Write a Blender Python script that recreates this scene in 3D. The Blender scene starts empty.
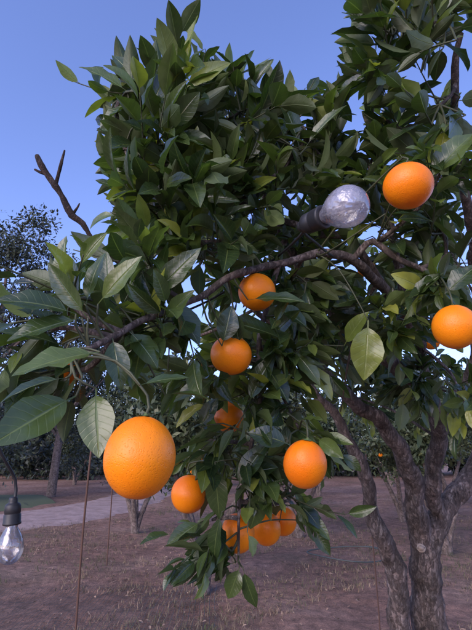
import bpy, math, random
import numpy as np
from mathutils import Vector, Matrix, noise

random.seed(7); rng=np.random.default_rng(7)
C=bpy.context.scene.collection
PITCH=math.radians(17); CH=1.6; F=455.0
cs,sn=math.cos(PITCH),math.sin(PITCH)
# survey helper: bearing/elevation readings taken from the standing point + measured distance -> metres
def P(px,py,d):
    u=(px-236)/F*d; v=(315-py)/F*d
    return Vector((u, d*cs-v*sn, CH+d*sn+v*cs))
def proj(p):
    y=p.y; z=p.z-CH
    d=y*cs+z*sn; v=-y*sn+z*cs
    return 236+p.x/d*F, 315-v/d*F, d
def ground(px,py):
    v=(315-py)/F; dy=cs-v*sn; dz=sn+v*cs
    k=-CH/dz
    return Vector(((px-236)/F*k, dy*k, 0))

# ---------------- materials ----------------
def newmat(name):
    m=bpy.data.materials.new(name); m.use_nodes=True
    nt=m.node_tree; b=nt.nodes['Principled BSDF']
    return m,nt,b
def N(nt,t,**k):
    n=nt.nodes.new(t)
    for a,v in k.items(): setattr(n,a,v)
    return n
def ramp(nt,stops,fac=None):
    r=N(nt,'ShaderNodeValToRGB'); e=r.color_ramp.elements
    e[0].position=stops[0][0]; e[0].color=(*stops[0][1],1)
    e[1].position=stops[-1][0]; e[1].color=(*stops[-1][1],1)
    for p,c in stops[1:-1]:
        x=e.new(p); x.color=(*c,1)
    if fac is not None: nt.links.new(fac,r.inputs[0])
    return r
def noise_n(nt,scale,detail=4,vec=None,rough=.5):
    n=N(nt,'ShaderNodeTexNoise'); n.inputs['Scale'].default_value=scale; n.inputs['Detail'].default_value=detail
    n.inputs['Roughness'].default_value=rough
    if vec is not None: nt.links.new(vec,n.inputs['Vector'])
    return n
def math_n(nt,op,a,b=None,c=None):
    n=N(nt,'ShaderNodeMath',operation=op)
    for i,x in enumerate((a,b,c)):
        if x is None: continue
        if isinstance(x,(int,float)): n.inputs[i].default_value=x
        else: nt.links.new(x,n.inputs[i])
    return n.outputs[0]
def bump(nt,b,h,strength=.3,dist=.01):
    n=N(nt,'ShaderNodeBump'); n.inputs['Strength'].default_value=strength; n.inputs['Distance'].default_value=dist
    nt.links.new(h,n.inputs['Height']); nt.links.new(n.outputs[0],b.inputs['Normal']); return n
def mixc(nt,f,a,b,mode='MIX'):
    n=N(nt,'ShaderNodeMix',data_type='RGBA',blend_type=mode)
    for i,x in ((0,f),(6,a),(7,b)):
        if isinstance(x,(int,float)): n.inputs[i].default_value=x
        elif isinstance(x,tuple): n.inputs[i].default_value=(*x,1)
        else: nt.links.new(x,n.inputs[i])
    return n.outputs[2]

def leaf_mat(name,stops,rough=.38,veins=True,back=(.07,.10,.045),transl=.18,spec=.5):
    m,nt,b=newmat(name); L=nt.links
    at=N(nt,'ShaderNodeAttribute',attribute_name='rnd')
    col=ramp(nt,stops,at.outputs['Fac']).outputs[0]
    tc=N(nt,'ShaderNodeTexCoord')
    if veins:
        nz=noise_n(nt,35,3,tc.outputs['Object'])
        col=mixc(nt,.4,col,ramp(nt,[(.3,(.45,.45,.45)),(.7,(1.5,1.5,1.3))],nz.outputs[0]).outputs[0],'MULTIPLY')
        uv=N(nt,'ShaderNodeUVMap'); sp=N(nt,'ShaderNodeSeparateXYZ'); L.new(uv.outputs[0],sp.inputs[0])
        au=math_n(nt,'ABSOLUTE',math_n(nt,'SUBTRACT',sp.outputs[0],.5))
        mid=math_n(nt,'SUBTRACT',1,math_n(nt,'MULTIPLY',au,26)); mid=math_n(nt,'MAXIMUM',mid,0)
        ph=math_n(nt,'SUBTRACT',sp.outputs[1],math_n(nt,'MULTIPLY',au,.30))
        ph=math_n(nt,'ADD',ph,math_n(nt,'MULTIPLY',nz.outputs[0],.07))
        sv=math_n(nt,'SINE',math_n(nt,'MULTIPLY',ph,64))
        sv=math_n(nt,'POWER',math_n(nt,'MAXIMUM',sv,0),10)
        vein=math_n(nt,'MAXIMUM',mid,math_n(nt,'MULTIPLY',sv,.16))
        col=mixc(nt,math_n(nt,'MULTIPLY',vein,.6),col,(.20,.26,.08))
        h=math_n(nt,'SUBTRACT',math_n(nt,'MULTIPLY',nz.outputs[0],1.6),math_n(nt,'MULTIPLY',vein,.8))
        bump(nt,b,h,.5,.002)
    g=N(nt,'ShaderNodeNewGeometry')
    col2=mixc(nt,g.outputs['Backfacing'],col,mixc(nt,.5,col,back))
    L.new(col2,b.inputs['Base Color'])
    L.new(math_n(nt,'ADD',math_n(nt,'MULTIPLY',g.outputs['Backfacing'],.25),rough),b.inputs['Roughness'])
    b.inputs['Specular IOR Level'].default_value=spec
    tr=N(nt,'ShaderNodeBsdfTranslucent'); 
    tcol=mixc(nt,1.0,col,(2.2,2.6,1.0),'MULTIPLY'); L.new(tcol,tr.inputs[0])
    mx=N(nt,'ShaderNodeMixShader'); mx.inputs[0].default_value=transl
    L.new(b.outputs[0],mx.inputs[1]); L.new(tr.outputs[0],mx.inputs[2])
    if transl>0: L.new(mx.outputs[0],nt.nodes['Material Output'].inputs[0])
    return m
M_leaf=leaf_mat('citrus_leaf',[(0,(.019,.036,.013)),(.35,(.034,.060,.018)),(.6,(.062,.098,.026)),(.8,(.12,.165,.036)),(1,(.29,.31,.055))],.27,back=(.11,.145,.06),transl=.2,spec=.7)
M_bleaf=leaf_mat('orchard_leaf',[(0,(.025,.04,.018)),(.6,(.055,.075,.03)),(1,(.13,.14,.05))],.5,False,transl=0)
M_far=leaf_mat('distant_leaf',[(0,(.035,.047,.045)),(.6,(.055,.07,.062)),(1,(.09,.105,.085))],.7,False,transl=0)  # distance haze is painted in through these greyish leaf colours

def bark(name,cols):
    m,nt,b=newmat(name)
    tc=N(nt,'ShaderNodeTexCoord'); mp=N(nt,'ShaderNodeMapping'); mp.inputs['Scale'].default_value=(1,1,.35); nt.links.new(tc.outputs['Object'],mp.inputs[0])
    n1=noise_n(nt,70,9,mp.outputs[0],.72); n2=noise_n(nt,12,5,tc.outputs['Object'],.6)
    vo=N(nt,'ShaderNodeTexVoronoi',feature='DISTANCE_TO_EDGE'); vo.inputs['Scale'].default_value=60
    v2=N(nt,'ShaderNodeMix',data_type='VECTOR'); v2.inputs[0].default_value=.06; nt.links.new(mp.outputs[0],v2.inputs[4]); nt.links.new(n1.outputs['Color'],v2.inputs[5]); nt.links.new(v2.outputs[1],vo.inputs['Vector'])
    crack=ramp(nt,[(0,(.45,)*3),(.12,(1,)*3)],vo.outputs['Distance']).outputs[0]
    c=ramp(nt,[(.32,cols[0]),(.5,cols[1]),(.68,cols[2])],n1.outputs[0]).outputs[0]
    c=mixc(nt,.7,c,ramp(nt,[(.38,(.45,.42,.36)),(.5,(1,1,1)),(.62,(1.5,1.45,1.45))],n2.outputs[0]).outputs[0],'MULTIPLY')
    c=mixc(nt,.6,c,crack,'MULTIPLY')
    nt.links.new(c,b.inputs['Base Color']); b.inputs['Roughness'].default_value=.9
    bump(nt,b,math_n(nt,'ADD',n1.outputs[0],math_n(nt,'MULTIPLY',math_n(nt,'MINIMUM',vo.outputs['Distance'],.15),2.)),1.,.010)
    return m
M_bark=bark('citrus_bark',[(.078,.056,.046),(.195,.15,.128),(.36,.305,.27)])
M_dead=bark('dead_wood',[(.025,.014,.010),(.07,.042,.032),(.14,.10,.08)])

M_twig,nt,b=newmat('green_twig'); n1=noise_n(nt,60,4)
nt.links.new(ramp(nt,[(.3,(.035,.042,.018)),(.7,(.09,.10,.045))],n1.outputs[0]).outputs[0],b.inputs['Base Color']); b.inputs['Roughness'].default_value=.6

M_or,nt,b=newmat('orange_peel'); tc=N(nt,'ShaderNodeTexCoord')
oi=N(nt,'ShaderNodeObjectInfo')
n1=noise_n(nt,14,4,tc.outputs['Object']); vo=N(nt,'ShaderNodeTexVoronoi'); vo.inputs['Scale'].default_value=430; nt.links.new(tc.outputs['Object'],vo.inputs['Vector'])
c=ramp(nt,[(.3,(.92,.20,.003)),(.7,(.98,.285,.006))],math_n(nt,'ADD',n1.outputs[0],math_n(nt,'MULTIPLY',math_n(nt,'SUBTRACT',oi.outputs['Random'],.5),.3))).outputs[0]
c=mixc(nt,ramp(nt,[(0,(.45,)*3),(.32,(0,)*3)],vo.outputs['Distance']).outputs[0],c,(.58,.105,.002))
nt.links.new(c,b.inputs['Base Color']); b.inputs['Roughness'].default_value=.38; b.inputs['Specular IOR Level'].default_value=.38
n3=noise_n(nt,160,3,tc.outputs['Object'])
bump(nt,b,math_n(nt,'ADD',math_n(nt,'MINIMUM',vo.outputs['Distance'],.4),math_n(nt,'MULTIPLY',n3.outputs[0],.5)),.5,.0014)

M_cal,nt,b=newmat('calyx'); b.inputs['Base Color'].default_value=(.10,.14,.04,1); b.inputs['Roughness'].default_value=.7
n1=noise_n(nt,200,2); bump(nt,b,n1.outputs[0],.3,.002)

M_black,nt,b=newmat('black_plastic'); n1=noise_n(nt,150,4)
nt.links.new(ramp(nt,[(.3,(.012,.012,.014)),(.7,(.03,.03,.034))],n1.outputs[0]).outputs[0],b.inputs['Base Color']); b.inputs['Roughness'].default_value=.5
M_metal,nt,b=newmat('filament_metal'); b.inputs['Base Color'].default_value=(.5,.45,.38,1); b.inputs['Metallic'].default_value=1; b.inputs['Roughness'].default_value=.4

def glass(name,frost,bs=.5):
    m,nt,b=newmat(name); L=nt.links
    tc=N(nt,'ShaderNodeTexCoord'); n1=noise_n(nt,36,3,tc.outputs['Object'],.5)
    b.inputs['Base Color'].default_value=(.50,.50,.60,1); b.inputs['Roughness'].default_value=.35; b.inputs['Specular IOR Level'].default_value=.5
    bp=bump(nt,b,n1.outputs[0],bs,.012)
    t=N(nt,'ShaderNodeBsdfTransparent'); gl=N(nt,'ShaderNodeBsdfGlossy'); gl.inputs['Roughness'].default_value=.08; L.new(bp.outputs[0],gl.inputs['Normal'])
    fr=N(nt,'ShaderNodeLayerWeight'); fr.inputs[0].default_value=.4; L.new(bp.outputs[0],fr.inputs['Normal'])
    m1=N(nt,'ShaderNodeMixShader'); L.new(math_n(nt,'ADD',math_n(nt,'MULTIPLY',fr.outputs['Fresnel'],.8),.12),m1.inputs[0]); L.new(t.outputs[0],m1.inputs[1]); L.new(gl.outputs[0],m1.inputs[2])
    n4=noise_n(nt,28,5,tc.outputs['Object'],.7)
    m2=N(nt,'ShaderNodeMixShader'); L.new(ramp(nt,[(.35,(frost*.5,)*3),(.65,(frost*1.5,)*3)],n4.outputs[0]).outputs[0],m2.inputs[0]); L.new(m1.outputs[0],m2.inputs[1]); L.new(b.outputs[0],m2.inputs[2])
    L.new(m2.outputs[0],nt.nodes['Material Output'].inputs[0]); return m
M_gl1=glass('dusty_bulb_glass',.36,.6); M_gl2=glass('clear_bulb_glass',.10,.2)

M_rust,nt,b=newmat('rusty_steel'); n1=noise_n(nt,80,6)
nt.links.new(ramp(nt,[(.3,(.05,.025,.017)),(.7,(.15,.08,.055))],n1.outputs[0]).outputs[0],b.inputs['Base Color']); b.inputs['Roughness'].default_value=.8

M_soil,nt,b=newmat('dry_soil'); tc=N(nt,'ShaderNodeTexCoord'); o=tc.outputs['Object']
n1=noise_n(nt,.5,6,o,.6); n2=noise_n(nt,7,9,o,.72); n3=noise_n(nt,60,4,o,.7)
c=ramp(nt,[(.3,(.22,.115,.075)),(.5,(.33,.185,.128)),(.7,(.43,.27,.20))],n1.outputs[0]).outputs[0]
c=mixc(nt,.9,c,ramp(nt,[(.32,(.38,.37,.34)),(.5,(1,1,1)),(.68,(1.7,1.65,1.6))],n2.outputs[0]).outputs[0],'MULTIPLY')
c=mixc(nt,.6,c,ramp(nt,[(.35,(.45,.45,.45)),(.65,(1.4,1.4,1.4))],n3.outputs[0]).outputs[0],'MULTIPLY')
n5=noise_n(nt,.35,5,o,.65)
c=mixc(nt,ramp(nt,[(.52,(0,)*3),(.66,(.45,)*3)],n5.outputs[0]).outputs[0],c,(.10,.10,.05))
nt.links.new(c,b.inputs['Base Color']); b.inputs['Roughness'].default_value=.95
bump(nt,b,math_n(nt,'ADD',n2.outputs[0],math_n(nt,'MULTIPLY',n3.outputs[0],.4)),1.,.10)
M_path,nt,b=newmat('packed_path'); tc=N(nt,'ShaderNodeTexCoord'); n1=noise_n(nt,2.5,9,tc.outputs['Object'],.75)
nt.links.new(ramp(nt,[(.35,(.24,.165,.135)),(.65,(.45,.325,.285))],n1.outputs[0]).outputs[0],b.inputs['Base Color']); b.inputs['Roughness'].default_value=.9; bump(nt,b,n1.outputs[0],.8,.06)
M_grass,nt,b=newmat('grass_blades'); at=N(nt,'ShaderNodeAttribute',attribute_name='rnd')
nt.links.new(ramp(nt,[(0,(.05,.075,.022)),(.35,(.13,.11,.06)),(1,(.36,.24,.16))],at.outputs['Fac']).outputs[0],b.inputs['Base Color']); b.inputs['Roughness'].default_value=.8
M_lawn,nt,b=newmat('lawn'); n1=noise_n(nt,300,6)
nt.links.new(ramp(nt,[(.3,(.06,.08,.035)),(.7,(.11,.13,.06))],n1.outputs[0]).outputs[0],b.inputs['Base Color']); b.inputs['Roughness'].default_value=.95
M_hose,nt,b=newmat('hose_rubber'); n1=noise_n(nt,40,2)
nt.links.new(ramp(nt,[(.3,(.04,.05,.045)),(.7,(.08,.09,.08))],n1.outputs[0]).outputs[0],b.inputs['Base Color'])
M_cut,nt,b=newmat('pruned_wood'); n1=noise_n(nt,120,4)
nt.links.new(ramp(nt,[(.3,(.26,.20,.16)),(.7,(.45,.37,.30))],n1.outputs[0]).outputs[0],b.inputs['Base Color'])

# ---------------- mesh helpers ----------------
def mkmesh(name,V,Fq,mat,parent=None,uv=None,rnd=None,smooth=True):
    V=np.asarray(V,dtype=np.float32); Fq=np.asarray(Fq,dtype=np.int32)
    me=bpy.data.meshes.new(name); nv=len(V); nf,k=Fq.shape
    me.vertices.add(nv); me.vertices.foreach_set('co',V.ravel())
    me.loops.add(nf*k); me.loops.foreach_set('vertex_index',Fq.ravel())
    me.polygons.add(nf); me.polygons.foreach_set('loop_start',np.arange(0,nf*k,k,dtype=np.int32))
    me.update(calc_edges=True)
    if smooth: me.polygons.foreach_set('use_smooth',np.ones(nf,dtype=bool))
    if uv is not None:
        l=me.uv_layers.new(name='UVMap'); l.data.foreach_set('uv',np.asarray(uv,dtype=np.float32)[Fq.ravel()].ravel())
    if rnd is not None:
        a=me.attributes.new('rnd','FLOAT','POINT'); a.data.foreach_set('value',np.asarray(rnd,dtype=np.float32))
    me.materials.append(mat); me.validate()
    ob=bpy.data.objects.new(name,me); C.objects.link(ob)
    if parent: ob.parent=parent
    return ob
def empty(name,loc=(0,0,0)):
    e=bpy.data.objects.new(name,None); e.location=loc; e.empty_display_size=.1; C.objects.link(e); return e

class Leaves:
    T=np.array([0,.07,.13,.17,.25,.36,.5,.64,.77,.88,.96,1.0]); S=np.array([-1,-.5,0,.5,1.])
    def __init__(s): s.a=[]
    def add(s,base,d,n,L,W,curl=.5,fold=.35,rnd=.5,twist=0.,wave=0.,ph=0.):
        d=d.normalized(); x=d.cross(n)
        if x.length<1e-3: x=d.cross(Vector((1,.2,.1)))
        x.normalize(); n=x.cross(d)
        s.a.append((*base,*d,*n,*x,L,W,curl,fold,rnd,twist,wave,ph))
    def build(s,name,mat,parent):
        A=np.array(s.a); n=len(A); T=s.T; S=s.S
        B=A[:,0:3];D=A[:,3:6];Nn=A[:,6:9];X=A[:,9:12]
        L,W,cu,fo,rn,tw,wa,ph=[A[:,12+i][:,None] for i in range(8)]
        sp=np.clip((T-.13)/.87,0,1); w=np.sin(np.pi*sp**.82)**.9; w[T<=.131]=0.0; w=np.maximum(w,.045); w[-1]=.005
        w=w[None,:]*W/2
        ang=cu*T[None,:]; y=L*np.sin(ang)/np.maximum(cu,1e-3); z=-L*(1-np.cos(ang))/np.maximum(cu,1e-3)
        tx=tw*T[None,:]
        aw=np.abs(S)[None,None,:]*w[:,:,None]
        sw=S[None,None,:]*w[:,:,None]
        lx=sw*np.cos(fo)[:,:,None]; lz=aw*np.sin(fo)[:,:,None]+ (wa[:,:,None]*aw*np.sin(T[None,:,None]*17+ph[:,:,None]+S[None,None,:]*1.3))
        ct=np.cos(tx)[:,:,None]; st=np.sin(tx)[:,:,None]
        rx=lx*ct-lz*st; rz=lx*st+lz*ct
        ca=np.cos(ang)[:,:,None]; sa=np.sin(ang)[:,:,None]
        oy=y[:,:,None]+rz*sa; oz=z[:,:,None]+rz*ca
        V=B[:,None,None,:]+rx[...,None]*X[:,None,None,:]+oy[...,None]*D[:,None,None,:]+oz[...,None]*Nn[:,None,None,:]
        nt_,ns=len(T),len(S)
        V=V.reshape(-1,3)
        idx=np.arange(nt_*ns).reshape(nt_,ns)
        q=np.stack([idx[:-1,:-1],idx[:-1,1:],idx[1:,1:],idx[1:,:-1]],-1).reshape(-1,4)
        Fq=(q[None]+ (np.arange(n)*nt_*ns)[:,None,None]).reshape(-1,4)
        uv=np.stack([np.broadcast_to((S+1)/2,(nt_,ns)),np.broadcast_to(T[:,None],(nt_,ns))],-1).reshape(-1,2)
        uv=np.tile(uv,(n,1)); r=np.repeat(rn[:,0],nt_*ns)
        return mkmesh(name,V,Fq,mat,parent,uv,r)

class Tubes:
    def __init__(s): s.V=[];s.F=[];s.n=0
    def add(s,pts,rad,k=8,rough=0.):
        pts=[Vector(p) for p in pts]; m=len(pts)
        t0=(pts[1]-pts[0]).normalized(); a=t0.cross(Vector((0,0,1)))
        if a.length<.05: a=t0.cross(Vector((1,0,0)))
        a.normalize()
        for i,p in enumerate(pts):
            t=(pts[min(i+1,m-1)]-pts[max(i-1,0)]).normalized()
            a=(a-t*a.dot(t)).normalized(); b=t.cross(a); r=rad[i]
            for j in range(k):
                th=2*math.pi*j/k; rr=r
                if rough: 
                    q=p+ (a*math.cos(th)+b*math.sin(th))*r
                    rr=r*(1+rough*noise.noise(q*14)+rough*.6*noise.noise(q*45)+rough*.35*noise.noise(q*110))
                s.V.append(p+a*(math.cos(th)*rr)+b*(math.sin(th)*rr))
            if i:
                o=s.n+(i-1)*k
                for j in range(k):
                    s.F.append((o+j,o+(j+1)%k,o+k+(j+1)%k,o+k+j))
        s.V.append(pts[-1]+ (pts[-1]-pts[-2]).normalized()*rad[-1]*.6)
        o=s.n+(m-1)*k
        for j in range(0,k): s.F.append((o+j,o+(j+1)%k,s.n+m*k,s.n+m*k))
        s.n+=m*k+1
    def build(s,name,mat,parent=None):
        me=bpy.data.meshes.new(name)
        F=[f if f[2]!=f[3] else f[:3] for f in s.F]
        me.from_pydata([tuple(v) for v in s.V],[],F); me.polygons.foreach_set('use_smooth',[True]*len(F)); me.update()
        me.materials.append(mat); ob=bpy.data.objects.new(name,me); C.objects.link(ob)
        if parent: ob.parent=parent
        return ob
def catmull(pts,rad,step=.03):
    out=[];ro=[]; n=len(pts)
    for i in range(n-1):
        p0=pts[max(i-1,0)];p1=pts[i];p2=pts[i+1];p3=pts[min(i+2,n-1)]
        m=max(2,int((p2-p1).length/step))
        for j in range(m):
            t=j/m
            out.append(.5*((2*p1)+(p2-p0)*t+(2*p0-5*p1+4*p2-p3)*t*t+(3*p1-p0-3*p2+p3)*t**3)); ro.append(rad[i]+(rad[i+1]-rad[i])*t)
    out.append(pts[-1]); ro.append(rad[-1]); return out,ro
def rv(s=1.): return Vector((random.gauss(0,s),random.gauss(0,s),random.gauss(0,s)))

# ---------------- main orange tree ----------------
tree=empty('orange_tree',(0,0,0))
bark_t=Tubes(); twigs=Tubes(); dead=Tubes(); lv=Leaves(); nodes=[]
def limb(spec,k=12,rough=.16,step=.02,jit=.006,reg=True,tube=None):
    pts=[P(a,b,d) for a,b,d,r in spec]; rad=[r for *_,r in spec]
    p,r=catmull(pts,rad,step)
    p=[q+Vector((noise.noise(q*9),noise.noise(q*9+Vector((5,5,5))),noise.noise(q*9+Vector((9,1,3)))))*jit*2 for q in p]
    (tube or bark_t).add(p,r,k,rough)
    if reg: nodes.extend(zip(p,r))
    return p
g=P(432,640,1.7)
tp=[Vector((g.x+.01,g.y+.02,-.05)),Vector((g.x,g.y+.02,.35)),Vector((g.x,g.y,.7)),P(430,628,1.7),P(427,590,1.7),P(426,548,1.7),P(447,505,1.75),P(475,468,1.8),P(500,400,1.9),P(520,300,2.0)]
p,r=catmull(tp,[.10,.078,.068,.062,.056,.05,.042,.036,.028,.015],.012); bark_t.add(p,r,32,.22); nodes.extend([t for t in zip(p,r) if t[0].z>1.4])
limb([(412,720,1.72,.05),(405,665,1.66,.042),(401,620,1.64,.04),(399,590,1.64,.036),(386,552,1.63,.032),(373,515,1.62,.027),(364,470,1.6,.022),(345,430,1.6,.018),(315,395,1.6,.014),(285,365,1.6,.010)],24,.24,.012,.010)
limb([(426,552,1.7,.045),(414,495,1.66,.034),(402,455,1.62,.03),(384,430,1.58,.028),(350,398,1.5,.022),(318,368,1.45,.017),(290,335,1.4,.012),(255,310,1.35,.008)],24,.24,.012,.010)
limb([(440,520,1.72,.03),(430,478,1.7,.03),(441,432,1.66,.03),(425,392,1.6,.027),(393,364,1.5,.023),(362,338,1.45,.019),(330,312,1.4,.015),(300,270,1.38,.012),(270,215,1.35,.008),(245,150,1.3,.005)],24,.24,.012,.010)
limb([(441,432,1.66,.028),(470,375,1.7,.022),(478,300,1.6,.018),(470,215,1.4,.014),(458,140,1.25,.011),(452,80,1.15,.009),(462,30,1.1,.006)],16,.2)
limb([(425,392,1.6,.022),(418,340,1.45,.016),(385,290,1.25,.014),(352,262,1.12,.012),(325,252,1.05,.010),(280,262,1.0,.009),(235,277,.92,.0075),(195,296,.84,.0065),(150,318,.74,.0055),(112,336,.64,.0045),(70,352,.58,.003)],16,.2,step=.012,jit=.006)
limb([(385,290,1.25,.013),(350,240,1.2,.011),(318,234,1.18,.010),(285,222,1.15,.008),(240,205,1.12,.006),(205,160,1.1,.005),(185,110,1.08,.003)],step=.015,jit=.006)
limb([(352,262,1.12,.008),(372,242,1.1,.008),(405,262,1.08,.007),(440,275,1.05,.005)],step=.015,jit=.006)
limb([(418,340,1.45,.016),(400,280,1.4,.014),(385,200,1.35,.011),(370,120,1.25,.008),(385,50,1.15,.005),(400,10,1.1,.003)])
limb([(280,262,1.0,.007),(262,330,1.02,.006),(262,390,.99,.005),(250,450,.95,.004),(240,510,.93,.003),(238,560,.92,.0025)],8,step=.015,jit=.003)
limb([(262,345,1.02,.005),(285,400,1.0,.004),(300,430,.95,.003)],8,step=.015,jit=.003)
limb([(285,222,1.15,.007),(230,240,1.05,.006),(175,235,1.0,.005),(140,190,1.0,.0035),(125,150,1.0,.002)],8,step=.02,jit=.004)
limb([(240,205,1.12,.006),(290,160,1.15,.005),(320,120,1.15,.003)],8)
D=dict(reg=False,tube=dead)
limb([(165,308,.78,.005),(135,278,.8,.0052),(112,256,.82,.0062),(97,243,.83,.0060),(84,222,.84,.0056),(73,214,.84,.0066),(62,196,.85,.0052),(56,187,.85,.0068),(48,176,.86,.0048),(43,168,.86,.0056),(38,158,.87,.0032)],12,.45,.006,.0035,**D)
limb([(56,188,.855,.0042),(61,170,.85,.0028),(66,150,.85,.0014)],8,.4,.008,.003,**D)
limb([(46,174,.86,.0035),(41,173,.86,.0025),(35,170,.86,.0015)],6,.3,.008,.001,**D)
limb([(73,214,.84,.0035),(78,207,.84,.0022),(80,203,.84,.0012)],6,.3,.008,.001,**D)
limb([(170,170,1.0,.003),(148,142,1.0,.0025),(137,125,1.0,.002),(127,112,1.0,.0012)],6,.2,.01,.003,**D)
limb([(352,338,1.05,.003),(346,372,1.05,.0022),(340,412,1.05,.0012)],6,.2,.01,.002,**D)
limb([(300,350,1.1,.003),(297,380,1.1,.0022),(296,408,1.1,.0012)],6,.2,.01,.002,**D)

OR=[(140,457,.50,.078,.087),(305,464,.80,.0755,.083),(231,355,.90,.082,.078),(257,292,.95,.078,.078),(189,494,1.0,.078,.080),
(238,533,.98,.072,.080),(229,417,1.15,.074,.078),(266,528,1.08,.070,.078),(283,521,1.15,.068,.070),(408,186,.78,.083,.076),(455,327,.83,.080,.080),
(198,467,1.5,.060,.060),(366,268,1.7,.066,.066),(431,341,1.75,.066,.066),(66,371,.8,.055,.055),(376,146,1.9,.07,.07)]
ORP=[(a,b,d,w/2/d*F) for a,b,d,w,h in OR]
def blocks(pt,extra=1.0):
    x,y,d=proj(pt)
    for a,b,dd,rp in ORP[:11]:
        if d<dd+.03 and (x-a)**2+(y-b)**2<(rp*extra)**2: return True
    if d<.75 and (x-347)**2+(y-208)**2<31**2: return True
    return False
def in_orange(pt):
    for a,b,dd,w,h in OR:
        if (pt-P(a,b,dd)).length<w*.56: return True
    return False
GAPS=[(300,42,46,38),(236,20,40,34),(58,140,44,60),(30,200,50,60),(92,190,17,24),(330,30,17,58),(352,122,12,10),(378,232,11,7),(452,68,12,12),(415,78,10,10),(95,20,60,36),(148,26,18,16)]
def in_gap(pt):
    x,y,d=proj(pt)
    for a,b,rx,ry in GAPS:
        if ((x-a)/rx)**2+((y-b)/ry)**2<1: return True
    return False

UP=Vector((0,0,1))
def add_leaf(base,d,n,L,rnd=None,W=None,force=False,curl=None):
    d=d.normalized()
    if not force:
        for f in (.35,.65,.95):
            q=base+d*L*f
            if blocks(q,.90) or in_orange(q) or (in_gap(q) and f<.9): return
    lv.add(base,d,n,L,W or L*random.uniform(.35,.48),curl if curl is not None else random.uniform(.05,.8),random.uniform(.2,.65),rnd,random.gauss(0,.35),random.uniform(0,.22),random.uniform(0,6))
def shoot(base,d,length,nl,Ls=.095):
    d=d.normalized(); pts=[];p=base.copy(); dd=d.copy(); bend=rv(.10)+Vector((0,0,random.uniform(-.08,.14)))
    m=6
    for i in range(m+1):
        pts.append(p.copy()); dd=(dd+bend*.35).normalized(); p=p+dd*(length/m)
    r0=.0021
    if in_gap(pts[-1]): 
        return
    twigs.add(pts,[r0*(1-.5*i/m) for i in range(m+1)],5)
    a=random.uniform(0,6.28); ref=dd.cross(UP)
    if ref.length<.1: ref=Vector((1,0,0))
    ref.normalize(); ref2=dd.cross(ref)
    tone=random.gauss(0,.13)+(.3 if random.random()<.045 else 0)
    for i in range(nl):
        t=.12+.88*i/max(1,nl-1); f=t*m; j=min(int(f),m-1); q=pts[j].lerp(pts[j+1],f-j)
        a+=2.4+random.gauss(0,.3); rad=ref*math.cos(a)+ref2*math.sin(a)
        tw=(pts[j+1]-pts[j]).normalized()
        sp=math.radians(random.uniform(25,65))*(1-.45*t)
        ld=tw*math.cos(sp)+rad*math.sin(sp)+Vector((0,0,random.uniform(-.18,.10)))+rv(.10)
        if tw.z>-.2: n=UP*.5+tw*.35-rad*.45+rv(.42)
        else: n=UP*.5+rad*.6+rv(.3)
        L=Ls*random.uniform(.55,1.2)*(1.0 if t<.8 else .85)
        rn=min(1,max(0,random.betavariate(2,3.2)+tone+t*.10+(.3 if random.random()<.05 else 0)))
        add_leaf(q,ld,n,L,rnd=rn)

def nearest(p):
    best=None;bd=1e9
    for q,r in nodes:
        dd=(q-p).length
        if dd<bd: bd=dd;best=q
    return best,bd
def link(a,b,r0,r1,tube,reg=False,k=6):
    mid=a.lerp(b,.5)+rv(.02)*min(1,(a-b).length*4)+Vector((0,0,.1*(a-b).length*random.uniform(-.3,1)))
    p,r=catmull([a,mid,b],[r0,(r0+r1)/2,r1],.02); tube.add(p,r,k,.0)
    if reg: nodes.extend(zip(p,r))

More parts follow.
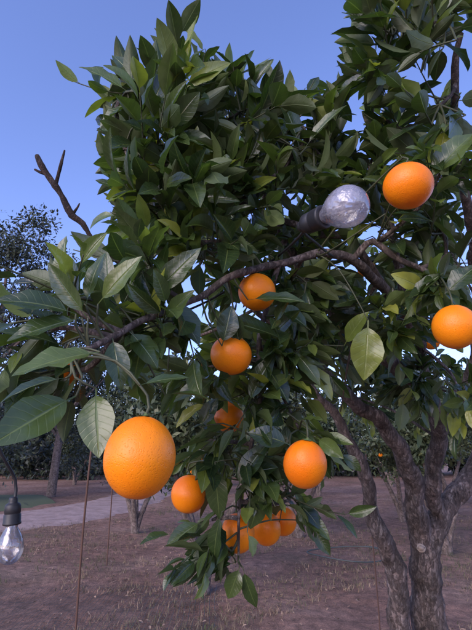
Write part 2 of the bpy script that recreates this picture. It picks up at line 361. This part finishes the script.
BL=[
(183,92,1.06,34,34,.10,14,(0,-.1,1.0),.105),(122,98,1.02,20,18,.05,4,(-.7,0,.4),.11),
(150,145,1.03,28,28,.10,9,(-.5,-.1,.8),.105),(240,112,1.15,36,26,.14,13,(.1,-.1,.9),.105),
(290,128,1.18,32,28,.14,12,(.4,0,.9),.105),(146,205,1.0,32,28,.12,11,(-.6,-.2,.5),.105),
(200,190,1.08,45,38,.15,17,(-.1,-.4,.7),.102),(265,185,1.15,40,36,.15,17,(.1,-.4,.6),.102),
(325,160,1.2,26,34,.15,12,(.4,-.1,.7),.102),(205,245,1.0,42,26,.12,13,(-.1,-.5,.5),.10),
(145,262,.85,30,22,.08,8,(-.4,-.3,.6),.095),(290,290,1.15,35,32,.12,13,(.1,-.4,.2),.10),
(300,235,1.3,35,26,.15,14,(0,-.3,.5),.10),
(170,330,.82,38,25,.08,8,(-.1,-.3,.0),.09),(120,325,.74,24,25,.05,4,(-.4,-.2,.3),.08),
(60,296,.68,28,20,.05,4,(-.8,0,.4),.08),(60,368,.72,28,22,.05,4,(-.7,0,-.2),.08),(25,330,.70,20,20,.05,3,(-.8,0,.1),.08),
(205,368,1.0,45,20,.12,10,(0,-.3,-.2),.09),(270,350,1.1,36,28,.12,13,(0,-.3,-.3),.09),
(255,405,1.02,28,25,.08,8,(0,-.3,-.8),.09),(290,425,1.0,26,22,.08,7,(.2,-.2,-.8),.09),
(225,455,.97,16,28,.05,7,(-.2,-.2,-.9),.088),(255,480,.97,20,30,.05,8,(.1,-.2,-.9),.088),
(204,440,1.1,12,16,.04,4,(-.3,-.1,-.7),.075),
(290,500,.99,18,18,.05,4,(.3,0,-.8),.075),(232,552,.93,16,14,.04,3,(-.1,0,-.9),.075),(212,520,.95,8,28,.03,3,(-.3,0,-.9),.075),
(262,512,.93,10,14,.03,3,(.1,-.2,-.9),.075),
(340,330,1.25,35,36,.12,12,(.1,-.3,.1),.09),(395,320,1.2,30,30,.12,11,(.1,-.3,.1),.09),
(390,25,1.1,30,30,.12,11,(-.3,-.1,.9),.105),(440,22,1.0,32,30,.12,10,(.2,-.1,.7),.105),
(380,75,1.15,22,26,.12,8,(-.6,0,.5),.105),(440,105,1.05,32,22,.12,8,(.1,-.3,.6),.105),
(395,130,1.15,32,20,.12,8,(-.2,-.3,.5),.095),(368,172,1.2,28,26,.12,10,(-.3,-.2,.5),.095),
(445,165,1.0,25,22,.08,7,(.3,-.3,.3),.10),(440,225,1.1,30,22,.12,10,(.1,-.3,.3),.095),
(390,222,1.15,26,18,.1,6,(0,-.3,.4),.09),(450,275,1.05,28,20,.1,9,(0,-.3,.3),.095),
(425,378,1.5,45,20,.15,12,(0,-.3,-.3),.095),(460,395,1.3,18,24,.1,6,(0,-.3,-.4),.095),
(250,250,1.7,70,50,.28,38,(-.3,.3,.4),.10),(170,235,1.5,34,38,.2,13,(-.6,.1,.4),.10),(330,330,1.9,80,40,.3,40,(0,.4,0),.10),
(240,160,1.6,50,32,.25,16,(-.2,.3,.7),.10),(400,310,1.9,65,50,.3,40,(.3,.4,.2),.10),(410,150,1.7,55,50,.3,14,(.1,.3,.7),.10),
(450,250,1.9,45,50,.3,24,(.2,.3,.3),.10),(380,375,2.2,60,22,.25,22,(0,.3,0),.10),(400,240,1.9,45,30,.25,20,(.1,.3,.3),.10),
(340,195,1.7,45,34,.25,17,(0,.3,.6),.10),(250,345,1.7,60,28,.25,22,(-.2,.3,-.1),.10),(430,385,2.1,50,28,.25,20,(.2,.4,-.2),.10),(350,395,2.1,50,16,.2,10,(0,.3,-.3),.10),
(150,345,1.5,35,25,.2,9,(-.2,.3,0),.10),
]
for (a,b,d,rx,ry,rd,n,bias,Ls) in BL:
    c=P(a,b,d); q,_=nearest(c)
    if (q-c).length>.06:
        mid=q.lerp(c,.5)+rv(.015); pp,rr=catmull([q,mid,c],[.0055,.0045,.003],.02); bark_t.add(pp,rr,6,.1); bn=pp
    else: bn=[q,c]
    for i in range(n):
        for _t in range(30):
            o=(random.uniform(-1,1),random.uniform(-1,1),random.uniform(-1,1))
            if sum(t*t for t in o)<1: break
        s=P(a+o[0]*rx,b+o[1]*ry,d+o[2]*rd)
        h=min(bn,key=lambda t:(t-s).length)
        outward=(s-h)
        dr=Vector(bias)*.8+ (outward.normalized()*.7 if outward.length>1e-3 else Vector())+rv(.3)
        base=s-dr.normalized()*.05
        if in_gap(s): continue
        if (base-h).length>.02: link(h,base,.0028,.0021,twigs)
        shoot(base,dr,random.uniform(.07,.16),random.randint(6,10),Ls)

HL=[
(76,314,.60,0,286,.56,28,(0,-.75,.6),.3),(82,318,.60,8,334,.55,24,(0,-.7,.7),.4),(88,318,.60,46,264,.60,19,(-.5,-.8,.4),.5),
(98,304,.62,136,256,.60,21,(.4,-.8,.4),.72),(86,306,.62,96,248,.64,18,(-.3,-.9,.2),.55),(100,352,.54,14,362,.48,33,(0,-.9,.45),.66),
(76,396,.54,-8,440,.46,40,(-.1,-.92,.4),.5),(66,378,.56,-4,386,.53,22,(0,-.6,.8),.3),(96,388,.54,96,452,.49,32,(0,-.98,.2),.72),
(112,336,.64,122,384,.60,22,(.2,-.9,.2),.4),(128,330,.68,160,362,.66,24,(.3,-.7,.5),.5),(150,300,.74,196,246,.72,22,(.5,-.8,.4),.4),
(158,298,.76,160,240,.76,18,(-.4,-.9,.2),.5),(168,300,.78,202,336,.74,26,(.2,-.8,.5),.4),(110,300,.70,104,250,.72,14,(-.2,-.9,.2),.4),
(70,330,.66,20,306,.64,20,(-.2,-.7,.7),.3),(60,345,.66,6,322,.62,20,(0,-.7,.7),.4),(120,310,.75,140,268,.75,16,(.3,-.8,.3),.35),(80,300,.66,60,250,.68,15,(-.3,-.9,.3),.5),
(128,92,1.0,82,58,.98,18,(.1,-.95,.4),.66),(132,104,1.0,96,118,.97,16,(0,-.8,.6),.4),(150,112,1.0,170,60,1.0,16,(.5,-.8,.3),.4),(140,88,1.0,112,44,1.0,15,(-.2,-.9,.3),.5),
(136,160,1.0,106,150,.98,14,(0,-.8,.6),.5),(132,228,.98,102,220,.96,14,(0,-.8,.6),.4),(130,195,1.0,108,170,.98,13,(-.3,-.9,.3),.6),(125,250,.9,96,262,.88,13,(0,-.8,.6),.5),
(170,78,1.02,178,26,1.0,13,(.5,-.8,.3),.35),(176,84,1.02,196,40,1.0,12,(-.5,-.8,.3),.5),(166,80,1.02,140,44,1.0,15,(.3,-.6,.6),.35),(180,90,1.02,222,62,1.0,15,(0,-.5,.8),.45),
(200,180,.98,190,126,.95,15,(-.4,-.9,.2),.95),(204,184,.98,240,152,.96,14,(.2,-.7,.7),.92),(205,186,.98,176,166,.95,13,(0,-.6,.8),.95),(207,182,.98,214,140,.96,12,(.4,-.8,.3),.9),
(248,300,.90,302,291,.86,17,(0,-.6,.8),.45),(222,346,.86,232,306,.86,20,(.3,-.9,.3),.25),(240,345,.88,232,312,.88,18,(-.3,-.9,.2),.2),
(368,320,.95,366,378,.92,29,(0,-1,.1),.86),(308,362,1.0,338,396,.98,18,(.2,-.7,.6),.93),(344,346,1.05,362,312,1.0,17,(-.5,-.8,.2),.8),
(428,182,.90,470,126,.88,25,(-.3,-.9,.4),.66),(372,60,1.05,340,22,1.02,14,(0,-.8,.6),.5),(262,150,1.1,258,76,1.05,22,(.3,-.9,.2),.42),
(300,150,1.12,282,82,1.1,18,(.3,-.9,.2),.3),(305,148,1.12,340,98,1.1,13,(-.4,-.7,.4),.5),(285,340,.95,228,314,.90,24,(0,-.8,.6),.22),(262,362,.93,292,398,.90,22,(.3,-.8,.4),.2),
(248,405,.92,270,352,.93,20,(-.5,-.8,.2),.5),(215,462,.90,218,520,.87,20,(-.1,-1,.1),.45),(222,512,.88,204,568,.87,16,(-.4,-.8,.3),.3),
(236,490,.9,262,440,.9,20,(-.3,-.9,.3),.3),(262,486,.92,252,532,.9,18,(.3,-.9,.3),.5),(238,562,.9,184,573,.88,14,(0,-.5,.8),.35),
(240,566,.9,228,600,.88,16,(.1,-.9,.3),.62),(243,568,.9,254,612,.88,13,(-.3,-.9,.2),.4),(296,520,.98,326,528,.96,14,(0,-.5,.8),.7),
(228,478,.93,276,466,.92,20,(0,-.8,.5),.25),(226,375,.9,170,392,.88,20,(0,-.6,.8),.72),(168,372,.9,130,380,.88,15,(0,-.5,.8),.5),
(310,330,.95,280,302,.93,20,(0,-.8,.6),.3),(290,445,.85,252,428,.84,20,(0,-.8,.6),.25),(200,428,.95,215,398,.95,15,(-.3,-.8,.3),.3),
(140,385,.52,186,372,.53,15,(0,-.5,.9),.4),(165,395,.7,210,388,.68,14,(0,-.5,.9),.45),(405,18,1.0,352,14,.98,16,(0,-.7,.6),.35),(420,160,.92,384,158,.9,12,(0,-.5,.9),.2),
(385,214,.85,434,210,.82,15,(0,-.6,.8),.3),(445,294,.9,476,262,.88,20,(0,-.8,.5),.3),(410,300,1.0,440,270,.97,17,(-.2,-.8,.5),.45),
]
for (a,b,d,e,f,g2,wp,nn,tone) in HL:
    A=P(a,b,d);B=P(e,f,g2); v=B-A; W=wp/F*((d+g2)/2)*1.2
    lv.add(A,v,Vector(nn)+rv(.10),v.length*1.04,W,random.uniform(.15,.6),random.uniform(.15,.42),tone,random.gauss(0,.2),random.uniform(.06,.2),random.uniform(0,6))
    q,dist=nearest(A)
    if dist>.01: link(q,A,.0022,.0012,twigs)

def make_orange(i,a,b,d,w,h):
    c=P(a,b,d); segs,rings=56,40
    V=[];Fc=[]
    sx,sy=random.uniform(0,50),random.uniform(0,50)
    for r in range(rings+1):
        th=math.pi*r/rings
        for s_ in range(segs):
            ph=2*math.pi*s_/segs
            x,y,z=math.sin(th)*math.cos(ph),math.sin(th)*math.sin(ph),math.cos(th)
            k=1+.016*noise.noise(Vector((x*1.3+sx,y*1.3+sy,z*1.3)))
            k-=.05*math.exp(-(th/.12)**2)+.02*math.exp(-((math.pi-th)/.10)**2)
            k+=.008*math.exp(-(th/.5)**2)*math.cos(ph*7)*math.sin(min(th*3,1.57))
            V.append((x*w/2*k,y*w/2*k,z*h/2*k))
    for r in range(rings):
        for s_ in range(segs):
            s2=(s_+1)%segs; Fc.append((r*segs+s_,r*segs+segs+s_,r*segs+segs+s2,r*segs+s2))
    nb=len(Fc); zt=h/2*.95
    n0=len(V)
    for ring,(rr,zz) in enumerate([(0.0015,.006),(.003,.003),(.008,.0014)]):
        for s_ in range(20):
            ph=2*math.pi*s_/20; q=rr*(1+ (.35*math.cos(5*ph) if ring==2 else 0))
            V.append((q*math.cos(ph),q*math.sin(ph),zt+zz+.0012))
    for ring in range(2):
        for s_ in range(20):
            s2=(s_+1)%20; Fc.append((n0+ring*20+s_,n0+ring*20+20+s_,n0+ring*20+20+s2,n0+ring*20+s2))
    me=bpy.data.meshes.new('orange'); me.from_pydata(V,[],Fc); me.polygons.foreach_set('use_smooth',[True]*len(Fc))
    me.materials.append(M_or); me.materials.append(M_cal)
    for k2 in range(nb,len(Fc)): me.polygons[k2].material_index=1
    me.update()
    ob=bpy.data.objects.new('orange',me); ob.location=c
    ob.rotation_euler=(random.uniform(-.22,.1),random.uniform(-.25,.25),random.uniform(0,6)); C.objects.link(ob)
    bpy.context.view_layer.update()
    top=ob.matrix_world@Vector((0,0,zt+.005))
    tgt=top+Vector((0,.01,.05)); q,_=nearest(tgt)
    pp,rr=catmull([top,top+Vector((0,.003,.022)),q.lerp(tgt,.5) if (q-tgt).length>.05 else tgt,q],[.0016,.0017,.002,.0025],.01)
    twigs.add(pp,rr,6)
for i,o in enumerate(OR): make_orange(i,*o)

bark_t.build('trunk_and_branches',M_bark,tree); dead.build('dead_branches',M_dead,tree); twigs.build('twigs',M_twig,tree); lv.build('foliage',M_leaf,tree)
sc0=P(421,548,1.652); ts=Tubes(); ax=(Vector((0,0,CH))-sc0).normalized()
rs=[ (sc0-ax*.012,.017),(sc0-ax*.004,.0165),(sc0,.0145),(sc0+ax*.001,.011),(sc0-ax*.002,.009),(sc0-ax*.002,.004)]
ts.add([q for q,_ in rs],[r_ for _,r_ in rs],16,.35); ts.build('pruning_scar',M_cut,tree)

# ---------------- string-light bulbs ----------------
def lathe(name,prof,mat,parent,segs=32):
    V=[];Fc=[]
    for r,z in prof:
        for s_ in range(segs):
            a=2*math.pi*s_/segs; V.append((r*math.cos(a),r*math.sin(a),z))
    for i in range(len(prof)-1):
        for s_ in range(segs):
            s2=(s_+1)%segs; Fc.append((i*segs+s_,i*segs+s2,(i+1)*segs+s2,(i+1)*segs+s_))
    return mkmesh(name,V,Fc,mat,parent)
def bulb(loc,axis,scale,gmat,fat=1.0):
    e=empty('string_light_bulb',loc); e.rotation_euler=Vector(axis).to_track_quat('Z','Y').to_euler(); e.scale=(scale,)*3
    gp=[(.0115,.0),(.0118,.006),(.014,.012),(.019,.020),(.0245,.030),(.0285,.041),(.0300,.051),(.0292,.060),(.0262,.069),(.0205,.077),(.0125,.0825),(.005,.085),(.0003,.0855)]
    gp=[(r*(fat if z>.01 else 1),z) for r,z in gp]
    lathe('glass_envelope',gp,gmat,e)
    sp=[(.0005,-.052),(.006,-.052),(.0085,-.050),(.0095,-.044),(.0095,-.040),(.014,-.038),(.0165,-.034),(.0172,-.020),(.0165,-.019),(.0165,-.016),(.0178,-.015),(.0182,0),(.0190,.001),(.0190,.0045),(.0172,.0055),(.0120,.0055),(.0115,.0)]
    lathe('socket',sp,M_black,e)
    t=Tubes()
    for sgn in (-1,1):
        t.add([Vector((sgn*.003,0,0)),Vector((sgn*.004,0,.02)),Vector((sgn*.009,0,.045))],[.0005]*3,5)
    t.add([Vector((-.009+.0018*i,.002*math.sin(i*2.2),.045+.006*math.sin(i*1.57))) for i in range(11)],[.0004]*11,5)
    t.add([Vector((0,0,0)),Vector((0,0,.012)),Vector((0,0,.022))],[.005,.004,.0025],8)
    t.build('filament',M_metal,e)
    return e
b1=P(321,218,.72); b2=P(351,205,.67)
ax=(b2-b1).normalized()
e1=bulb(b1+ax*.002,ax,1.0,M_gl1,1.05)
b3=P(12,522,.80)
e2=bulb(b3,Vector((.05,.05,-1)),.80,M_gl2,.92)
cab=Tubes()
def cable(pts,r=.0028):
    p,rr=catmull(pts,[r]*len(pts),.015); cab.add(p,rr,8)
s1=b1-ax*.045; s2=b3+Vector((0,0,.040))
cable([s2,s2+Vector((-.004,0,.03)),P(2,455,.8),P(-6,435,.8)])
cable([P(-160,395,.9),P(-60,432,.82),P(-6,435,.8),P(20,412,.82),P(50,372,.84),P(90,350,.9),P(150,325,1.0),P(210,300,1.1),P(270,262,1.05),P(300,236,.85),s1])
cable([s1,P(312,240,.85),P(350,262,1.2),P(420,255,1.25),P(480,240,1.2),P(560,220,1.2)])
cab.build('string_light_cable',M_black)

def stake(px,py,d,top_py,name='garden_stake',r=.0035):
    p=P(px,py,d); x,y=p.x,p.y
    z=1.0
    for i in range(400):
        zz=i*.01
        if proj(Vector((x,y,zz)))[1]<=top_py: z=zz;break
    t=Tubes(); n=14
    t.add([Vector((x+.002*math.sin(i*.9),y+.002*math.cos(i*1.3),-.05+(z+.05)*i/n)) for i in range(n+1)],[r]*(n+1),8)
    return t.build(name,M_rust)
stake(76,620,1.25,447,r=.0032); stake(379,620,2.2,455,r=.0035); stake(110,520,7.2,478,r=.010)

# ---------------- ground ----------------
nx=220
def gz(x,y):
    return .0 if abs(x)>30 or y>40 else .045*noise.noise(Vector((x*.9,y*.9,0)))+.03*noise.noise(Vector((x*3,y*3,4)))+.012*noise.noise(Vector((x*9,y*9,4)))-.03
xs=np.linspace(-1,1,nx); xs=np.sign(xs)*np.abs(xs)**2.6*160; ys=np.linspace(-1,1,nx); ys=np.sign(ys)*np.abs(ys)**2.6*160+6
V=[(x,y,gz(x,y)) for y in ys for x in xs]
Fc=[(j*nx+i,j*nx+i+1,(j+1)*nx+i+1,(j+1)*nx+i) for j in range(nx-1) for i in range(nx-1)]
mkmesh('ground',V,Fc,M_soil)
def strip(name,L,R,mat,z,edge=.35):
    V=[];Fc=[]
    for i,(a,b) in enumerate(zip(L,R)):
        for t in range(9):
            q=a.lerp(b,t/8); w=edge*noise.noise(q*1.3)+edge*.5*noise.noise(q*4.1) if t in(0,8) else 0
            V.append((q.x+w*.6,q.y+w,z+ (-.06 if t in(0,8) else .008+.02*noise.noise(q*2))))
    for i in range(len(L)-1):
        for t in range(8): Fc.append((i*9+t,i*9+t+1,(i+1)*9+t+1,(i+1)*9+t))
    return mkmesh(name,V,Fc,mat)
def interp(pp,n=140):
    o=[]
    pts,_=catmull(pp,[0]*len(pp),.5)
    for i in range(n):
        f=i/(n-1)*(len(pts)-1); j=min(int(f),len(pts)-2); o.append(pts[j].lerp(pts[j+1],f-j))
    return o
strip('dirt_path',interp([Vector((-14,7.8,0)),Vector((-6.2,10.2,0)),Vector((-3.3,13.6,0)),Vector((-2.6,20,0)),Vector((-3.2,34,0))]),
      interp([Vector((-14,10.6,0)),Vector((-7.6,13.0,0)),Vector((-5.6,17,0)),Vector((-5.2,23,0)),Vector((-5.6,34,0))]),M_path,.015,.6)
strip('lawn',interp([Vector((-16,11.2,0)),Vector((-7.9,13.8,0)),Vector((-6.3,17.0,0))]),interp([Vector((-22,18,0)),Vector((-12,20,0)),Vector((-8,20,0))]),M_lawn,.030)

V=[];Fc=[];R=[]
def blade(x,y,h,w,lean,r):
    n=len(V); a=random.uniform(0,6.28); dx,dy=math.cos(a)*w,math.sin(a)*w; la=random.uniform(0,6.28); lx,ly=math.cos(la)*lean,math.sin(la)*lean
    V.extend([(x-dx,y-dy,-.02),(x+dx,y+dy,-.02),(x+dx*.5+lx*.5,y+dy*.5+ly*.5,h*.6),(x-dx*.5+lx*.5,y-dy*.5+ly*.5,h*.6),(x+lx,y+ly,h),(x+lx+.001,y+ly,h)])
    Fc.extend([(n,n+1,n+2,n+3),(n+3,n+2,n+5,n+4)]); R.extend([r]*6)
for i in range(9000):
    y=3.2+random.random()**1.5*18; x=random.uniform(-.75,.75)*(y+1)
    nn=noise.noise(Vector((x*.6,y*.6,7)))
    if nn<-.15: continue
    if x<-2.7 and 8.6+ (x+8)*.9<y: continue
    green=noise.noise(Vector((x*.4,y*.4,31)))>.22
    r=min(1,max(0,random.gauss(.12 if green else .55,.18)-max(0,nn)*.6))
    for k in range(random.randint(3,9)):
        blade(x+random.gauss(0,.05),y+random.gauss(0,.05),random.uniform(.008,.045)*(1.6 if green else 1),random.uniform(.002,.005),random.uniform(.01,.07),min(1,max(0,r+random.gauss(0,.1))))
mkmesh('dry_grass',V,Fc,M_grass,rnd=R,smooth=False)
fl=Leaves()
for i in range(1800):
    y=3.0+random.random()**1.3*10; x=random.uniform(-.65,.65)*(y+1)
    fl.add(Vector((x,y,.008)),Vector((random.gauss(0,1),random.gauss(0,1),.05)),Vector((random.gauss(0,.3),random.gauss(0,.3),1)),random.uniform(.03,.07),random.uniform(.015,.03),random.uniform(.1,1.2),random.uniform(0,.7),random.random(),0,.1,0)
M_fall=leaf_mat('fallen_leaf',[(0,(.09,.05,.035)),(.6,(.20,.125,.085)),(1,(.36,.25,.17))],.8,False,transl=0)
fl.build('fallen_leaves',M_fall,None)
# bird netting lying on the soil, foreground left
V=[];Fc=[]
def ribbon(pts,nx_,ny_,w=.0022):
    n=len(V)
    for i,(x,y) in enumerate(pts):
        z=gz(x,y)+.022+.01*noise.noise(Vector((x*5,y*5,9)))
        V.append((x-nx_*w,y-ny_*w,z)); V.append((x+nx_*w,y+ny_*w,z))
        if i: Fc.append((n+2*i-2,n+2*i-1,n+2*i+1,n+2*i))
sp_=.055; x0,x1,y0,y1=-4.2,-.2,3.4,6.6
def wx(x,y): return x+.05*noise.noise(Vector((x*1.2,y*1.2,1))),y+.05*noise.noise(Vector((x*1.2,y*1.2,5)))
i=0
while x0+i*sp_<x1: ribbon([wx(x0+i*sp_,y0+j*.1) for j in range(int((y1-y0)/.1)+1)],1,0); i+=1
i=0
while y0+i*sp_<y1: ribbon([wx(x0+j*.1,y0+i*sp_) for j in range(int((x1-x0)/.1)+1)],0,1); i+=1
mkmesh('garden_netting',V,Fc,M_hose,smooth=False)
c=ground(348,556); t=Tubes(); pts=[]
for i in range(56):
    a=i/48*2*math.pi; rr=.62+.04*math.sin(3*a)+ .01*i/10
    pts.append(Vector((c.x+rr*math.cos(a),c.y+rr*.9*math.sin(a),.03+.02*math.sin(2*a)+.01)))
t.add(pts,[.011]*len(pts),8); t.build('irrigation_hose',M_hose)

# ---------------- orchard trees behind ----------------
def crown_mesh(seed,rx,rz,nleaf,size,clumps,dens=.45):
    r=np.random.default_rng(seed)
    cc=[]
    for i in range(clumps):
        v=r.normal(size=3); v/=np.linalg.norm(v); v*=r.uniform(.45,1.0); v[2]=v[2]*.9
        cc.append((v*np.array([rx,rx,rz]),r.uniform(.22,.42)*rx,r.uniform(-.2,.2)))
    k=r.integers(0,clumps,nleaf); V=np.zeros((nleaf,4,3)); ctr=np.array([cc[i][0] for i in k]); rad=np.array([cc[i][1] for i in k]); tone=np.array([cc[i][2] for i in k])
    o=r.normal(size=(nleaf,3)); o/=np.linalg.norm(o,axis=1)[:,None]; o*=(r.random(nleaf)**dens)[:,None]
    c=ctr+o*rad[:,None]*np.array([1,1,.8])
    d=r.normal(size=(nleaf,3))+o*.6; d/=np.linalg.norm(d,axis=1)[:,None]; n=r.normal(size=(nleaf,3))*.7+np.array([0,0,1.]); x=np.cross(d,n); x/=np.linalg.norm(x,axis=1)[:,None]
    s=size*r.uniform(.6,1.3,nleaf)[:,None]
    V[:,0]=c-d*s*.5; V[:,1]=c+x*s*.22; V[:,2]=c+d*s*.5; V[:,3]=c-x*s*.22
    Fq=np.arange(nleaf*4).reshape(-1,4); rn=np.clip(np.repeat(.45+tone+r.normal(0,.16,nleaf),4),0,1)
    return V.reshape(-1,3),Fq,rn
crowns=[crown_mesh(s,1.25,.98,9500,.105,30) for s in (1,2,3)]
def orch(x,y,h,s,v,stems=3,fruit=True):
    e=empty('orange_tree',(x,y,0)); e.scale=(s,s,s)
    V_,F_,R_=crowns[v]
    key='orchard_crown%d'%v
    if key in bpy.data.meshes:
        ob=bpy.data.objects.new('crown',bpy.data.meshes[key]); C.objects.link(ob); ob.parent=e
    else:
        ob=mkmesh('crown',V_,F_,M_bleaf,e,rnd=R_,smooth=False); ob.data.name=key
    ob.location=(0,0,h); ob.rotation_euler=(0,0,random.uniform(0,6))
    t=Tubes()
    for i in range(stems):
        a=i/stems*6.28+random.uniform(-.4,.4); rr=.05
        pts=[Vector((0,0,-.05)),Vector((rr*math.cos(a),rr*math.sin(a),.2)),Vector((.25*math.cos(a),.25*math.sin(a),.7)),Vector((.5*math.cos(a),.5*math.sin(a),1.2)),Vector((.7*math.cos(a),.7*math.sin(a),1.7))]
        p,r=catmull(pts,[.10,.065,.05,.04,.02],.08); t.add(p,r,8,.2)
    t.build('trunk',M_bark,e)
    if not fruit: return
    fr=bpy.data.meshes.get('orchard_fruit%d'%v)
    if fr is None:
        V=[];Fc=[]; rr_=random.Random(v)
        for i in range(3):
            a=rr_.uniform(0,6.28); z=rr_.uniform(-.8,.5); q=1.15*math.sqrt(max(0,1-(z/.98)**2)); n=len(V)
            c0=Vector((q*math.cos(a),q*math.sin(a),z))
            for r1 in range(7):
                th=math.pi*r1/6
                for s1 in range(10): V.append(tuple(c0+.038*Vector((math.sin(th)*math.cos(s1*.6283),math.sin(th)*math.sin(s1*.6283),math.cos(th)))))
            for r1 in range(6):
                for s1 in range(10): Fc.append((n+r1*10+s1,n+r1*10+10+s1,n+r1*10+10+(s1+1)%10,n+r1*10+(s1+1)%10))
        o2=mkmesh('fruit',V,Fc,M_or,e); o2.data.name='orchard_fruit%d'%v
    else:
        o2=bpy.data.objects.new('fruit',fr); C.objects.link(o2); o2.parent=e
    o2.location=(0,0,h); o2.rotation_euler=ob.rotation_euler
g1=ground(203,592); orch(g1.x,g1.y,2.05,.95,0,3,False)
g1=ground(135,532); orch(g1.x,g1.y,2.2,1.0,1,4,False)
for k_,(x,y,v,s) in enumerate([(1.3,10.2,2,1.0),(3.6,8.6,0,1.0),(4.2,12.5,1,1.05),(1.0,15.5,0,1.0),(-.6,20.5,2,1.1),(7.5,11,2,1.1),(7,16,1,1.2),(3.4,20,2,1.1),(10.5,14,0,1.1),(-.5,26,1,1.2),(8,25,0,1.3),(-9,27,2,1.2)]):
    orch(x,y,2.05,s,v,random.choice((2,3,4)),k_ in (1,2,4,5))

VV=[];FF=[];RR=[];off=0
def mass(x,y,z,rx,rz,n,size,seed,cl=22):
    global off
    V_,F_,R_=crown_mesh(seed,rx,rz,n,size,cl,.6); V_=V_+np.array([x,y,z]); VV.append(V_);FF.append(F_+off);RR.append(R_); off+=len(V_)
random.seed(11)
mass(-9.4,17.5,8.0,2.5,4.0,14000,.18,50,80); mass(-13,18,8.8,3,4.4,9000,.19,51,60); mass(-7.4,19.5,5.6,2.2,3.6,11000,.18,52,60); mass(-10.5,17,3.0,3,2.8,9000,.18,53,60)
mass(-6.0,22,3.2,2.4,2.8,9000,.19,54,40)
for i in range(24):
    mass(-32+i*3.4+random.uniform(-1,1),34+random.uniform(-3,4),random.uniform(2.2,4.0),3.2,random.uniform(2.8,4.4),4200,.40,60+i)
for i in range(14):
    mass(-34+i*6,40,1.3,4.2,1.8,3200,.55,160+i,30)
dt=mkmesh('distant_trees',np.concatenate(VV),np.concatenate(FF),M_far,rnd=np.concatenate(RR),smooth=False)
t=Tubes()
for (x,y,h) in [(-9.4,17.5,9),(-13,18,10),(-7.4,19.5,7)]:
    t.add([Vector((x,y,-.1)),Vector((x+.1,y,h*.4)),Vector((x-.1,y,h))],[.2,.15,.05],8)
    for k in range(9):
        a=random.uniform(0,6.28); z=h*random.uniform(.3,.8); t.add([Vector((x,y,z)),Vector((x+math.cos(a),y+math.sin(a),z+.9)),Vector((x+1.8*math.cos(a),y+1.8*math.sin(a),z+1.8))],[.07,.05,.015],6)
t.build('distant_tree_trunks',M_bark,dt)

# ---------------- light ----------------
EL,AZ=math.radians(28),math.radians(215)
w=bpy.data.worlds.new('World'); bpy.context.scene.world=w; w.use_nodes=True; nt=w.node_tree
bg=nt.nodes['Background']; sk=nt.nodes.new('ShaderNodeTexSky'); sk.sky_type='NISHITA'; sk.sun_disc=False
sk.sun_elevation=EL; sk.sun_rotation=AZ; sk.air_density=1.0; sk.dust_density=.9; sk.ozone_density=3.5
mx=nt.nodes.new('ShaderNodeMix'); mx.data_type='RGBA'; mx.blend_type='MULTIPLY'; mx.inputs[0].default_value=1; mx.inputs[7].default_value=(1.38,1.2,1.56,1)
nt.links.new(sk.outputs[0],mx.inputs[6]); nt.links.new(mx.outputs[2],bg.inputs[0]); bg.inputs[1].default_value=.225
sd=bpy.data.lights.new('sun','SUN'); sd.energy=2.0; sd.angle=math.radians(45); sd.color=(1,.88,.72)
so=bpy.data.objects.new('sun',sd); C.objects.link(so)
dirv=Vector((math.sin(AZ)*math.cos(EL),math.cos(AZ)*math.cos(EL),math.sin(EL)))
so.rotation_euler=dirv.to_track_quat('Z','Y').to_euler()

cam=bpy.data.cameras.new('camera'); co=bpy.data.objects.new('camera',cam); C.objects.link(co)
cam.sensor_fit='VERTICAL'; cam.sensor_height=36; cam.lens=26; cam.clip_start=.02; cam.clip_end=600
co.location=(0,0,CH); co.rotation_euler=(math.radians(90)+PITCH,0,0)
bpy.context.scene.camera=co
sc=bpy.context.scene; sc.view_settings.view_transform='Standard'; sc.view_settings.look='None'; sc.view_settings.exposure=0
print('leaves',len(lv.a))
